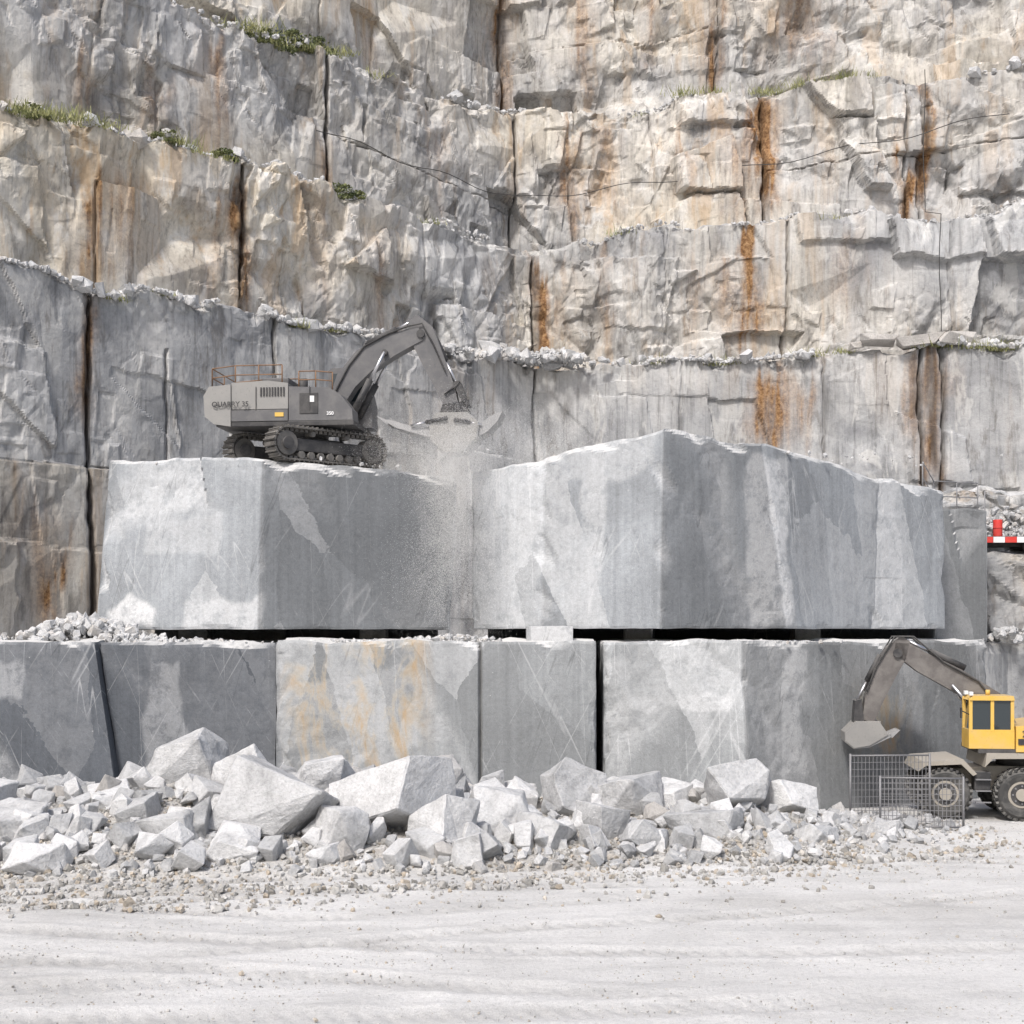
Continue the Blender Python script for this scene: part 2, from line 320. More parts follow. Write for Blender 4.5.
# ------------------------------------------------------------------ blocks
def rblock(name,ft,fb,z0,zt,mat,seed=1,res=.075,amp=.10,chip=.14,white=None,rust=None,shade=None,bigw=2.8,topn=.08,seams=(),cchip=.6,lvl=-.22,frac=.5,bchip=.35):
    """closed rock slab: ft/fb top and bottom footprints (CCW), zt top height per corner"""
    ft=np.array(ft,float); fb=np.array(fb if fb is not None else ft,float); n=len(ft)
    zt=np.array(zt if hasattr(zt,'__len__') else [zt]*n,float)
    def miters(P):
        out=[]
        for i in range(n):
            a=segn(P[i-1],P[i]); b=segn(P[i],P[(i+1)%n]); out.append((a+b)/max(.35,1+a@b))
        return np.array(out)
    mt=miters(ft); mb=miters(fb)
    seg=[];tt=[];ss=[];acc=0;cd=[]
    for i in range(n):
        l=np.linalg.norm(ft[(i+1)%n]-ft[i]); k=max(2,int(l/res)); t=np.arange(k)/k
        seg+= [i]*k; tt+=list(t); ss+=list(acc+t*l); cd+=list(np.minimum(t,1-t)*l); acc+=l
    seg=np.array(seg);tt=np.array(tt);ss=np.array(ss);cd=np.array(cd);nx=(seg+1)%n
    ztp=zt[seg]*(1-tt)+zt[nx]*tt+.12*fbm(ss*.7,0*ss,seed+80,4)*(amp/.1)*.8
    H=zt.max()-z0; nr=max(3,int(H/res))
    f=np.linspace(0,1,nr+1)[:,None]; Z=z0*(1-f)+ztp[None]*f; SS=np.repeat(ss[None],nr+1,0)
    P1,r1=poly(SS+Z*.25,Z,bigw,bigw*1.5,seed,1.5); P2,r2=poly(SS-Z*.4,Z,.8,1.1,seed+9,1.6); P3,_=poly(SS,Z,.3,.34,seed+18,1.6)
    rg=sst(.0,.4,fbm(SS*.35,Z*.35,seed+30,3))
    fr=np.clip((lvl-P1)*5,0,1)
    d=-amp*2.2*np.minimum(P1-lvl,0)-amp*.5*np.minimum(P2,0)*(.05+rg*.4+fr)-amp*.18*P3*(rg*.4+fr)+.012*fbm(SS*1.2,Z*1.2,seed+33,4)
    dt=ztp[None]-Z; db=Z-z0; CD=np.repeat(cd[None],nr+1,0)
    def cc(dist,k):
        wv=chip*(.2+2.4*np.clip(fbm(SS*.9+Z*.9,Z*.7,seed+40+k,4)+.15,0,1)**1.3)
        wv=wv*(1-.35*np.minimum(P2,0))
        return np.clip(wv-dist,0,None)*.75
    c3=np.maximum(np.maximum(cc(dt,0),cc(db*1.8,1)*bchip),cc(CD,2)*cchip)
    d=d+c3
    def pos(D,fz):
        pt=(ft[seg]+mt[seg]*D[...,None])*(1-tt)[:,None]+(ft[nx]+mt[nx]*D[...,None])*tt[:,None]
        pb=(fb[seg]+mb[seg]*D[...,None])*(1-tt)[:,None]+(fb[nx]+mb[nx]*D[...,None])*tt[:,None]
        return pb*(1-fz[...,None])+pt*fz[...,None]
    XY=pos(d,f+0*Z)
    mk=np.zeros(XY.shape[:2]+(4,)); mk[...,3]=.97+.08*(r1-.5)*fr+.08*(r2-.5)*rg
    mk[...,1]=np.maximum(frac*fr*(.4+.6*r1),np.clip(c3*12,0,1)*.5)
    for (sx,w_) in seams:
        q=np.exp(-((XY[...,0]-sx-.02*vn(Z*2,0*Z,seed+90))/w_)**2)*(XY[...,1]<XY[...,1].min()+2.5); mk[...,2]=np.maximum(mk[...,2],.8*q)
        XY[...,1]+=q*.1
    side=np.concatenate([XY,(Z+.02*fbm(SS*2,Z*2,seed+50,3))[...,None]],-1)
    if shade is not None: mk[...,3]*=np.array(shade)[seg][None]  # tone per side; also paints sunlit and shaded facets into the colour
    for (x0,x1,za,zb,w) in (white or []):
        q=sst(x0-.06,x0+.06,XY[...,0]+.35*fbm(Z*.8,SS*.5,seed+60,4))*(1-sst(x1-.06,x1+.06,XY[...,0]+.4*fbm(Z*.7,SS*.5,seed+61,4)))*sst(za-.1,za+.1,Z+.7*fbm(SS*.8,Z*.5,seed+62,4))*(1-sst(zb-.1,zb+.1,Z+.7*fbm(SS*.9,Z*.5,seed+63,4)))
        mk[...,1]=np.maximum(mk[...,1],w*q)
    for (x0,x1,za,zb,w) in (rust or []):
        q=sst(x0-.4,x0+.4,XY[...,0])*(1-sst(x1-.4,x1+.4,XY[...,0]))*sst(za-.4,za+.3,Z)*(1-sst(zb-.2,zb+.3,Z)); mk[...,0]=np.maximum(mk[...,0],w*q)
    cen=side[-1].mean(0); cenb=side[0].mean(0)
    R=[];Mx=[]
    mk1=np.zeros((len(ss),4)); mk1[:,3]=1
    for t in (.02,.5): R.append(cenb*(1-t)+side[0]*t); Mx.append(mk1)
    for k in range(nr+1): R.append(side[k]); Mx.append(mk[k])
    ext=np.linalg.norm(side[-1]-cen,axis=1).mean(); nt_=max(3,int(ext/.3))
    for k in range(1,nt_):
        t=1-k/nt_; r=cen*(1-t)+side[-1]*t; r=r.copy()
        zf=ztp*t+zt.mean()*(1-t)
        r[:,2]=zf+topn*fbm(r[:,0]*1.2,r[:,1]*1.2,seed+70,4)*1.2; R.append(r); Mx.append(mk1)
    V=np.stack(R); return mesh_np(name,V,grid_faces(V.shape[0],V.shape[1],True),mat,np.stack(Mx))

NB='granite_block'
# lower course
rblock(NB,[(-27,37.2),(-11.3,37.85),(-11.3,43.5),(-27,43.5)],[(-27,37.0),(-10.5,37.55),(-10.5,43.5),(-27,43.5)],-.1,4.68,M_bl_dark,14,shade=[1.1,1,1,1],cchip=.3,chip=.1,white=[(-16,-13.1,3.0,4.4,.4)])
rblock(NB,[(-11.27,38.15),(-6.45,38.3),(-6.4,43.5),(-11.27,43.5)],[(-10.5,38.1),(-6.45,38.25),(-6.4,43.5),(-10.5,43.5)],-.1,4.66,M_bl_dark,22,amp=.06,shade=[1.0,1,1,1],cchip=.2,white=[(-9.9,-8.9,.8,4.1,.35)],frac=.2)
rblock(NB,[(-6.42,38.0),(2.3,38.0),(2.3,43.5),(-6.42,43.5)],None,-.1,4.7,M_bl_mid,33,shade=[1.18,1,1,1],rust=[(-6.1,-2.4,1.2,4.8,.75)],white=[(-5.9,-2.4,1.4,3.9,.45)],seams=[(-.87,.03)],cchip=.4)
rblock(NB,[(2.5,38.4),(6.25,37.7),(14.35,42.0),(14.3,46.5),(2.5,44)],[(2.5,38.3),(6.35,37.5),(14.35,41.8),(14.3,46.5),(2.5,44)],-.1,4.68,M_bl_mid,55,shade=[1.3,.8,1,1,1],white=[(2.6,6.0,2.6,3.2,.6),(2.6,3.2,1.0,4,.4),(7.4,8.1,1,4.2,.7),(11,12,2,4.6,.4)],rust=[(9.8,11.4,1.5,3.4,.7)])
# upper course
rblock(NB,[(-11.95,41.5),(-7.05,39.55),(-1.6,40.9),(-2.2,47),(-11.6,47)],[(-12.3,41.3),(-7.15,39.5),(-1.75,40.8),(-2.3,47),(-11.8,47)],5.02,[10.05,9.88,9.5,9.6,9.95],M_bl,66,shade=[1.22,.70,1,1,1],chip=.22,white=[(-11.8,-10.4,5,5.9,.9),(-9.4,-7.2,5.0,6.0,.55),(-2.7,-1.4,7.4,9.6,.3),(-10.6,-8.2,7.2,8.4,.3)])  # left facet painted as lit, right one as shaded
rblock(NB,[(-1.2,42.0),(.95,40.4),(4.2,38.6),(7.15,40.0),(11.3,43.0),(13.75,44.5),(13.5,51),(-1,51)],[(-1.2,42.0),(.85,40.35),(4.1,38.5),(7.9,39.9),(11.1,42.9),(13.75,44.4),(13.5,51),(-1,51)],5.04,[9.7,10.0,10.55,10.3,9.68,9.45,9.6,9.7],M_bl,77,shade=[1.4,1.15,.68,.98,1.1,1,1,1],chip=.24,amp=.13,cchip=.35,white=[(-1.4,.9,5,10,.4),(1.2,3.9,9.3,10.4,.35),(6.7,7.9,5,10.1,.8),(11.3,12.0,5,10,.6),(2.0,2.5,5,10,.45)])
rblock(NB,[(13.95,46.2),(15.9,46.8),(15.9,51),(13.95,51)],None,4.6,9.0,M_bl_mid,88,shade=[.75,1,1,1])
for i,(x,y,w) in enumerate([(.4,38.9,1.3),(-10.3,43.2,.9),(-4.6,42.2,.8),(3.4,42.,.8),(8.9,44,.8)]):
    rblock('gap_blocker_stone',[(x,y),(x+w,y),(x+w,y+.9),(x,y+.9)],None,4.5,5.06 if i!=0 else 5.1,M_bl,200+i,res=.07,amp=.02,chip=.07,topn=.01,white=[(x-1,x+w+1,4,6,.9)])
# dark stones added to block the lit background seen through the gap
for i,(x0,x1,y) in enumerate([(-11.4,-7.2,44.6),(-7.0,-2.4,44.4),(-.8,4.6,46.0),(4.8,9.6,46.6),(9.8,13.5,47.4)]):
    rblock('gap_blocker_stone',[(x0,y),(x1,y),(x1,y+1.4),(x0,y+1.4)],None,4.5,5.06,M_bl_dark,220+i,res=.12,amp=.02,chip=.05,topn=.01)
rblock('quarry_bench',[(-40,42.6),(2,42.6),(14,45),(17,48),(55,44),(55,84),(-40,84)],None,-.4,4.55,M_cliff,301,res=.35,amp=.15,topn=.12)
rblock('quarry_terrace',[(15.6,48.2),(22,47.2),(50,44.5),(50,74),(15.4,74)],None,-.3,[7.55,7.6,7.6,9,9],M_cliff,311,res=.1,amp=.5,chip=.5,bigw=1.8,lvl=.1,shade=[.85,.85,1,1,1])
rblock('quarry_terrace',[(15.2,52.5),(50,50.5),(50,75),(14.8,75)],None,7,[9.9,10.1,12,11],M_cliff,321,res=.12,amp=.6,chip=.9,bigw=1.8,topn=.4,lvl=.1)

# ------------------------------------------------------------------ stones
def rock_template(rng,kind=0,bev=.04,sub=0):
    bm=bmesh.new()
    pts=[]
    if kind==0:
        pts=[[sx*rng.uniform(.4,1),sy*rng.uniform(.4,1),sz*rng.uniform(.4,1)] for sx in(-1,1) for sy in(-1,1) for sz in(-1,1)]
        nx=7
    else: nx=13
    for _ in range(nx):
        p=np.array([rng.gauss(0,1) for _ in range(3)]); p/=np.linalg.norm(p); pts.append(list(p*rng.uniform(.85,1.12)))
    for p in pts: bm.verts.new(p)
    r=bmesh.ops.convex_hull(bm,input=bm.verts)
    bmesh.ops.delete(bm,geom=[g for g in set(r['geom_interior']+r['geom_unused']) if isinstance(g,bmesh.types.BMVert)],context='VERTS')
    bmesh.ops.dissolve_limit(bm,angle_limit=.3,verts=bm.verts,edges=bm.edges)
    if bev>0: bmesh.ops.bevel(bm,geom=bm.edges[:],offset=bev,segments=1,affect='EDGES',profile=.5)
    bmesh.ops.triangulate(bm,faces=bm.faces)
    for _ in range(sub):
        bmesh.ops.subdivide_edges(bm,edges=bm.edges,cuts=1,use_grid_fill=True)
    bmesh.ops.triangulate(bm,faces=bm.faces)
    bmesh.ops.recalc_face_normals(bm,faces=bm.faces)
    bm.verts.ensure_lookup_table()
    V=np.array([v.co[:] for v in bm.verts]); F=np.array([[v.index for v in f.verts] for f in bm.faces]); bm.free()
    return V,F
rg=random.Random(3)
TM=[rock_template(rg,i%3==2) for i in range(24)]
TS=[rock_template(rg,i%2,0) for i in range(14)]
def rotm(n):
    q=np.random.randn(n,4); q/=np.linalg.norm(q,axis=1)[:,None]
    w,x,y,z=q.T
    return np.stack([1-2*(y*y+z*z),2*(x*y-z*w),2*(x*z+y*w),2*(x*y+z*w),1-2*(x*x+z*z),2*(y*z-x*w),2*(x*z-y*w),2*(y*z+x*w),1-2*(x*x+y*y)],-1).reshape(n,3,3)
def scatter(name,P,R,mat,T,asp=(.55,1.05),bright=(0,1),brown=.12):
    P=np.asarray(P,float);R=np.asarray(R,float);n=len(P);k=np.random.randint(0,len(T),n);rm=rotm(n)
    sc=np.random.uniform(asp[0],asp[1],(n,3))*R[:,None]
    VV=[];FF=[];MM=[];off=0
    for t,(tv,tf) in enumerate(T):
        idx=np.where(k==t)[0]
        if len(idx)==0: continue
        v=np.einsum('nij,nvj->nvi',rm[idx],tv[None]*sc[idx][:,None,:])+P[idx][:,None,:]
        m=np.zeros(v.shape[:2]+(4,)); m[...,0]=np.random.uniform(bright[0],bright[1],len(idx))[:,None]; m[...,1]=(np.random.rand(len(idx))<brown)[:,None]*np.random.uniform(.3,1,len(idx))[:,None]
        f=tf[None]+(np.arange(len(idx))*len(tv))[:,None,None]+off
        VV.append(v.reshape(-1,3));FF.append(f.reshape(-1,3));MM.append(m.reshape(-1,4));off+=len(idx)*len(tv)
    return mesh_np(name,np.concatenate(VV),np.concatenate(FF),mat,np.concatenate(MM))

hx=[-16,-13,-11,-8,-5,-2,0,2,5,7,9,11,13]; hz=[.8,.85,.9,1.55,1.3,1.2,.9,.85,.9,.55,.2,.05,0]
def mound(x,y):
    H=np.interp(x,hx,hz); fr=np.interp(x,[-14,-8,0,6,10,12],[27.2,28,28.6,29.8,32,33.5])
    yc=34.2; a=np.where(y<yc,(yc-y)/(yc-fr),(y-yc)/4.5)
    return H*np.clip(1-a,0,1)**.85*(1+.18*fbm(x*.8,y*.8,5,3))
def gz(x,y): return .05*fbm(x*.25,y*.25,91,4)+.018*fbm(x*2,y*2,92,4)
xs=np.concatenate([[-400,-200,-100,-60,-40,-30],np.arange(-24,24,.085),[26,30,40,60,100,200,400]])
ys=np.concatenate([[-300,-100,-40,0,8],np.arange(12,40,.075),[42,50,70,120,300,600,900]])
X,Y=np.meshgrid(xs,ys); inn=sst(-24,-20,X)*(1-sst(20,24,X))*sst(12,14,Y)*(1-sst(38,40,Y))
Z=gz(X,Y)
trk=np.zeros(X.shape)
for (f0,c1,c2,w) in [(24.0,-.10,.010,.25),(22.0,-.10,.010,.25),(20.2,.13,.006,.3),(18.4,.13,.006,.3),(27.2,.07,-.006,.22),(28.9,.22,-.002,.25),(27.3,.22,-.002,.25),(19.5,-.22,.004,.3),(25.4,.30,.004,.25),(23.2,.3,.004,.25),(30.5,.16,-.02,.2),(31.7,.16,-.02,.2)]:
    yy=Y-(f0+c1*X+c2*X*X)-.25*vn(X*.2,X*0,int(f0*9)); on=sst(-.3,.3,vn(X*.15,X*0+f0,44)+.2)
    g=np.exp(-(yy/w)**2)*on; Z=Z-.03*g*(1+.6*np.sin(X*19+yy*9)*(np.abs(yy)<w))+.03*on*np.exp(-((np.abs(yy)-w*1.7)/.12)**2)*(.6+.6*vn(X*2,Y*2,18))
    trk=np.maximum(trk,g*(.25+.75*(.5+.5*vn(X*.9,Y*.9,8))))
trk=np.maximum(trk,.6*sst(.1,.5,fbm(X*.12,Y*.35,77,4)))
Z=Z*inn+mound(X,Y)*inn
gr=sst(.02,.3,mound(X,Y)+.25*fbm(X*.6,Y*.6,12,4)*(mound(X,Y+.8)>.0))
gleft=(1-sst(-7,-1,X))*sst(24.6,26.6,Y+1.2*fbm(X*.5,Y*.7,13,4))
gr=np.maximum(gr,gleft*.9*(.5+.5*vn(X*1.5,Y*2,14)))
mk=np.zeros(X.shape+(4,)); mk[...,0]=trk; mk[...,1]=np.clip(gr,0,1)*.75; mk[...,3]=1
mesh_np('quarry_ground',np.stack([X,Y,Z],-1),grid_faces(len(ys),len(xs)),M_ground,mk,True)

BO=[(-7.8,34,1.75,2.4,1.5),(-5.3,31,1.05,2.4,1.9),(-2.5,31.6,1.1,2.6,1.6),(-1.4,30.4,.7,1.4,1.2),(-.2,31.5,.8,1.4,1.2),(5.5,34,1.15,2.1,1.3),(1.4,33.5,1.05,1.4,1.5),
(-7.1,30,.6,1.2,1.1),(-9.3,32.5,1.0,1.5,1.1),(-11.2,31,.7,1.7,1.3),(-3.7,30,.7,1.2,1.3),(-9.7,28.6,.3,1.4,.8),(2.8,33.5,.9,1.5,1.1),(4.4,32,.5,1.9,.95),(-4.6,33.6,1.4,1.6,1.0),
(-5.9,29.4,.4,1.3,.9),(2.0,31.5,.6,1.2,.95),(.6,30.8,.45,1.3,.95),(6.6,34.4,.8,1.6,.9),(3.1,30.8,.3,1.2,.75),(-.9,29.4,.3,1.1,.75),(6.9,32,.2,1.1,.6),(8.7,33.2,.15,.9,.5),(-1.75,34,1.3,1.4,1.0),(-12.6,33,.9,1.4,1),(0.2,33.6,1.0,1.1,.8),(-6.4,33.2,1.6,1.2,.9),(3.8,34,.9,1.1,.8),(-8.3,31.2,.85,1.0,.8),(-10.3,30.2,.6,.9,.7),(-2.9,33.6,1.4,1.0,.7)]
rb=random.Random(21)
for i,(x,y,z,w,h) in enumerate(BO):
    v,f=rock_template(rb,0,.03,3)
    v=v*np.array([w*.58,w*rb.uniform(.42,.55),h*.58])
    vv=np.array([[mn.fractal(Vector(p)*1.3+Vector((i*9,0,0)),.8,2.1,4),mn.fractal(Vector(p)*1.3+Vector((0,i*9,3)),.8,2.1,4),mn.fractal(Vector(p)*1.3+Vector((0,3,i*9)),.8,2.1,4)] for p in v])
    v=v+vv*.045
    e=Euler((rb.uniform(-.35,.35),rb.uniform(-.4,.4),rb.uniform(0,3))).to_matrix(); v=v@np.array(e).T+np.array([x,y,z])
    mkk=np.zeros((len(v),4)); mkk[:,0]=rb.uniform(.4,1); mkk[:,1]=.4 if rb.random()<.12 else 0
    mesh_np('boulder',v,f,M_stone,mkk)
P=[];R=[]
for _ in range(700):
    x=np.random.uniform(-15,10); y=np.random.uniform(28,37.3); h=float(mound(x,y))
    if h<.12 : continue
    r=np.random.uniform(.14,.5)*(.6 if x>6 else 1); P.append((x,y,h+r*.4)); R.append(r)
for _ in range(2400):
    x=np.random.uniform(-15,12); y=np.random.uniform(26.5,37.5); h=float(mound(x,y))
    if h<.04: continue
    r=np.random.uniform(.05,.2); P.append((x,y,h+r*.3)); R.append(r)
scatter('rubble_pile',P,R,M_stone,TM,bright=(.15,1),brown=.08)
P=[];R=[]
for _ in range(30000):
    x=np.random.uniform(-16,12); y=np.random.uniform(24.0,38); h=float(mound(x,y)); 
    fr=np.interp(x,[-14,-8,0,6,10,12],[26.0,26.8,28.0,29.4,31.8,33.3])
    p=(1 if x<8 else .25) if h>.01 else math.exp(-(fr-y)/.7) if y<fr else .3
    if x<-3 and y>25: p=max(p,.6*(1-max(0,(x+7)/5) if x>-7 else 1))
    if np.random.rand()>p: continue
    r=np.random.uniform(.018,.075)*(1.0 if np.random.rand()<.9 else 1.7); P.append((x,y,h+r*.3+float(gz(x,y)))); R.append(r)
for _ in range(22000):
    x=np.random.uniform(-12,15); y=16.5+21*np.random.rand()
    if vn(np.array([x*.5]),np.array([y*1.1]),33)[0]<.05+.4*np.random.randn(): continue
    r=np.random.uniform(.006,.02)*(1 if np.random.rand()<.97 else 2.2); P.append((x,y,float(gz(x,y))+float(mound(x,y))+r*.2)); R.append(r)
scatter('gravel',P,R,M_gravel,TS,bright=(.1,1),brown=.25)
P=[];R=[]
def heap(cx,cy,cz,sx,sy,h,n,r0,r1):
    for _ in range(n):
        a=np.random.randn()*.5; b=np.random.randn()*.5; r=r0+(r1-r0)*np.random.rand()**1.8
        P.append((cx+a*sx,cy+b*sy,cz+h*math.exp(-(a*a+b*b)*1.5)*np.random.uniform(.5,1)+r*.2)); R.append(r)
heap(-12.2,40.0,4.6,2.2,1.0,.75,420,.05,.24); heap(-9.4,38.9,4.62,2.2,.4,.12,120,.04,.12)
heap(-1.6,39.3,4.62,1.5,.5,.22,140,.04,.15); heap(-4.4,38.5,4.65,2.2,.3,.06,100,.03,.08); heap(6,38.6,4.65,3,.4,.04,60,.03,.08)
heap(17.4,47.6,4.6,2.0,.6,.5,120,.05,.2); heap(18.5,51.5,7.7,3,.9,1.9,700,.03,.2); heap(18.5,46.6,0,3,1.2,3.0,400,.1,.4)
heap(-1,75,19.1,2.4,2.2,1.0,340,.06,.5); heap(2,74.3,19.1,2.6,1.2,.7,260,.06,.35); heap(-4,71.5,19.1,2.0,1.2,.4,200,.05,.3)
heap(-6.5,42.5,9.85,4,2.0,.12,220,.02,.09); heap(6,42,10.1,5,2.0,.1,160,.03,.1)
for b in range(3):
    for _ in range(2600 if b==0 else 800):
        s=np.random.uniform(38,96); t=np.random.rand()**2.2; sa=np.array([s])
        if vn(sa*.35,sa*0,55+b)[0]<-.3: continue
        p=wallP(sa,np.array([SET[b]+.1+t*1.5]),ztop(sa,b))[0]; r=np.random.uniform(.03,.17)*(2.6 if np.random.rand()<.07 else 1)
        P.append((p[0],p[1],p[2]+r*.4+.25*t)); R.append(r)
scatter('ledge_rubble',P,R,M_stone,TS,bright=(.4,1),brown=.2)
for i,(s,w,h,dz) in enumerate([(87.6,2.6,.55,.4),(89.6,2.8,.6,.35),(91.3,2.2,.8,.4),(86.6,1.2,.5,.3),(66.5,1.3,.9,.35),(68.0,1.1,.8,.3),(48.5,1.1,.5,.25),(54.3,1.0,.5,.2),(70.8,1.2,.7,.3),(64.8,.9,.6,.25)]):
    p=wallP(np.array([s]),np.array([.5]),ztop(np.array([s]),0))[0]
    v,f=rock_template(rb,0,.03,2); v=v*np.array([w*.5,w*.3,h*.5]); e=Euler((rb.uniform(-.1,.1),rb.uniform(-.2,.1),rb.uniform(-.4,.2))).to_matrix(); v=v@np.array(e).T+p+np.array([0,0,dz])
    mkk=np.zeros((len(v),4)); mkk[:,0]=.7; mkk[:,1]=1 if s>80 else 0; mesh_np('fallen_slab',v,f,M_stone,mkk)

# ------------------------------------------------------------------ vegetation
def leafmat(name,a,b):
    m,nt,Pb=newmat(name); co=nd(nt,'TexCoord').outputs['Object']
    c=ramp(nt,noise(nt,co,3,3),[(.35,a),(.65,b)]); nt.links.new(c,Pb.inputs['Base Color']); Pb.inputs['Roughness'].default_value=.7; return m
M_leaf=leafmat('shrub_leaf',(.06,.085,.03),(.18,.19,.07)); M_grass=leafmat('dry_grass',(.15,.17,.06),(.34,.33,.15))
def leaves(name,cs,mat,grass=False):
    V=[];F=[]
    for (c,rad,n) in cs:
        for _ in range(n):
            if grass:
                p=np.array(c)+np.array([np.random.randn()*rad*.6,np.random.randn()*rad*.3,-.1]); l=np.random.uniform(.15,.6)*min(1.2,rad+.3)*np.random.uniform(.4,1); a=np.random.uniform(0,6.28)
                top=p+np.array([np.random.randn()*.4*l,np.random.randn()*.4*l,l]); w=np.array([math.cos(a),math.sin(a),0])*.022
                i=len(V); V+= [p-w,p+w,top+w*.3,top-w*.3]; F.append([i,i+1,i+2,i+3])
            else:
                u=np.random.randn(3); u/=np.linalg.norm(u); u[2]=abs(u[2])*1.0-.25
                ck=np.floor(u*3).sum()%3*.12; p=np.array(c)+u*rad*np.array([1.2,.8,.8])*(np.random.rand()**.3*1.15-ck)
                a=np.random.randn(3);a/=np.linalg.norm(a);b_=np.cross(a,np.random.randn(3));b_/=np.linalg.norm(b_); s=np.random.uniform(.03,.09)
                i=len(V); V+=[p-a*s,p-b_*s*.6,p+a*s,p+b_*s*.6]; F.append([i,i+1,i+2,i+3])
    return mesh_np(name,np.array(V),np.array(F),mat)
def led(s,b,off=.5):
    sa=np.array([float(s)]); pr=face(sa,ztop(sa,b)-.5,b)[0]; p=wallP(sa,SET[b]-pr+off,ztop(sa,b))[0]; return (p[0],p[1],p[2])
for s,b,r,n in [(54.6,2,1.0,700),(56.2,2,.8,420),(53.2,2,.7,300),(50.6,1,.4,200),(57.2,1,.6,300),(47.7,1,.45,200),(58.2,1,.35,150),(41.5,1,.5,200)]:
    p=led(s,b,.35); leaves('shrub',[((p[0]+dx,p[1]+dy,p[2]+r*.3+dz),r*q,int(n*q)) for dx,dy,dz,q in((0,0,.1,1),(.9*r,.3,-.1,.6),(-.8*r,-.2,.0,.7),(.2,-.3,-.5*r,.5),(.5*r,0,.5*r,.35))],M_leaf)
G=[]
for s,b,r,n in [(40.5,1,1.1,260),(41.8,1,1.1,300),(43,1,1.2,300),(44.3,1,.8,180),(48,1,.9,160),(49,1,.7,100),(50.3,1,.6,80),(52.2,2,1.2,260),(53.6,2,1,240),(55.6,2,.9,200),(57.5,2,.9,160),(60,2,.8,60),(79,2,.9,140),(80.5,2,.7,80),(83.5,2,.9,170),(85.3,2,1,200),(87,2,.9,160),(88.2,2,.7,100),
    (54,0,.7,90),(56.2,0,.6,70),(47,0,.6,60),(44.5,0,.5,60),(76.5,0,.8,70),(80,0,.9,110),(84.5,0,.8,140),(86,0,.6,90),(90.5,0,.9,160),(92.5,0,1,200),(93.6,0,.8,160),(75,1,.8,50),(86,1,.6,40),(63,1,.6,50),(77,2,.5,40),(45,0,.6,60)]:
    G.append((led(s,b,.15),r,n))
leaves('ledge_grass',G,M_grass,True)

# ------------------------------------------------------------------ cable on the cliff
def curve_tube(name,pts,r,mat,parent=None):
    cu=bpy.data.curves.new(name,'CURVE'); cu.dimensions='3D'; sp=cu.splines.new('POLY'); sp.points.add(len(pts)-1)
    for i,p in enumerate(pts): sp.points[i].co=(*p,1)
    cu.bevel_depth=r; cu.bevel_resolution=2; cu.materials.append(mat)
    o=bpy.data.objects.new(name,cu); COL.objects.link(o)
    if parent: o.parent=parent
    return o
M_black=paint('black_rubber',(.025,.025,.026),.8,0,.2)
pts=[]
for k in range(60):
    s=56+k*.66; z=29.2+.003*(s-68)**2+.15*math.sin(s*1.1); pts.append(tuple(wallP(np.array([s]),np.array([SET[2]-.7]),np.array([z]))[0]))
curve_tube('steel_cable',pts,.022,M_black)
pts=[tuple(wallP(np.array([90.9+.05*math.sin(z)]),np.array([(SET[2] if z>26.5 else SET[1])-.7]),np.array([z]))[0]) for z in np.linspace(34,20,20)]
curve_tube('steel_cable',pts,.022,M_black)

# ------------------------------------------------------------------ machine helpers
M_exg=paint('excavator_grey_paint',(.095,.095,.10),.45,0,.25)
M_cw=paint('counterweight_paint',(.25,.245,.235),.5,0,.3)
M_dk=paint('dark_steel',(.03,.03,.033),.5,.2,.25)
M_trk=paint('track_steel',(.10,.095,.09),.55,.4,.5)
M_chr=paint('cylinder_rod',(.6,.6,.62),.25,1,.1)
M_ltst=paint('worn_steel',(.30,.30,.30),.5,.2,.5,(.5,.49,.48))
M_yel=paint('yellow_paint',(.70,.43,.06),.4,0,.35)
M_bei=paint('chassis_paint',(.33,.30,.25),.55,0,.4)
M_arm=paint('boom_paint',(.11,.10,.095),.5,.1,.4)
M_tyre=paint('tyre_rubber',(.035,.035,.035),.85,0,.6,(.30,.29,.27))
M_wht=paint('white_marking',(.75,.75,.75),.5,0,.1)
M_red=paint('red_paint',(.6,.03,.02),.45,0,.15)
M_galv=paint('galvanised_steel',(.25,.25,.26),.5,.6,.2)
M_railb=paint('rail_paint',(.22,.12,.06),.6,.2,.2)
gm,gnt,gp=newmat('cab_glass'); gp.inputs['Base Color'].default_value=(.03,.04,.045,1); gp.inputs['Roughness'].default_value=.08; gp.inputs['Specular IOR Level'].default_value=.7
M_gl=gm
def empty(name,loc,rz=0,ry=0):
    e=bpy.data.objects.new(name,None); e.location=loc; e.rotation_euler=(0,ry,rz); COL.objects.link(e); return e
def fin(bm,name,mat,parent,bev=0,smooth=False):
    if bev>0: bmesh.ops.bevel(bm,geom=[e for e in bm.edges if len(e.link_faces)==2 and e.calc_face_angle(0)>.5],offset=bev,segments=2,affect='EDGES',profile=.6)
    bmesh.ops.recalc_face_normals(bm,faces=bm.faces)
    me=bpy.data.meshes.new(name); bm.to_mesh(me); bm.free(); me.materials.append(mat)
    if smooth:
        for p in me.polygons: p.use_smooth=len(p.vertices)==4
    o=bpy.data.objects.new(name,me); COL.objects.link(o); o.parent=parent; return o
def prism(name,pts,y0,y1,mat,par,bev=.02):
    bm=bmesh.new(); a=[bm.verts.new((x,y0,z)) for x,z in pts]; b=[bm.verts.new((x,y1,z)) for x,z in pts]
    bm.faces.new(a); bm.faces.new(b[::-1]); n=len(pts)
    for i in range(n): bm.faces.new((a[i],b[i],b[(i+1)%n],a[(i+1)%n]))
    return fin(bm,name,mat,par,bev)
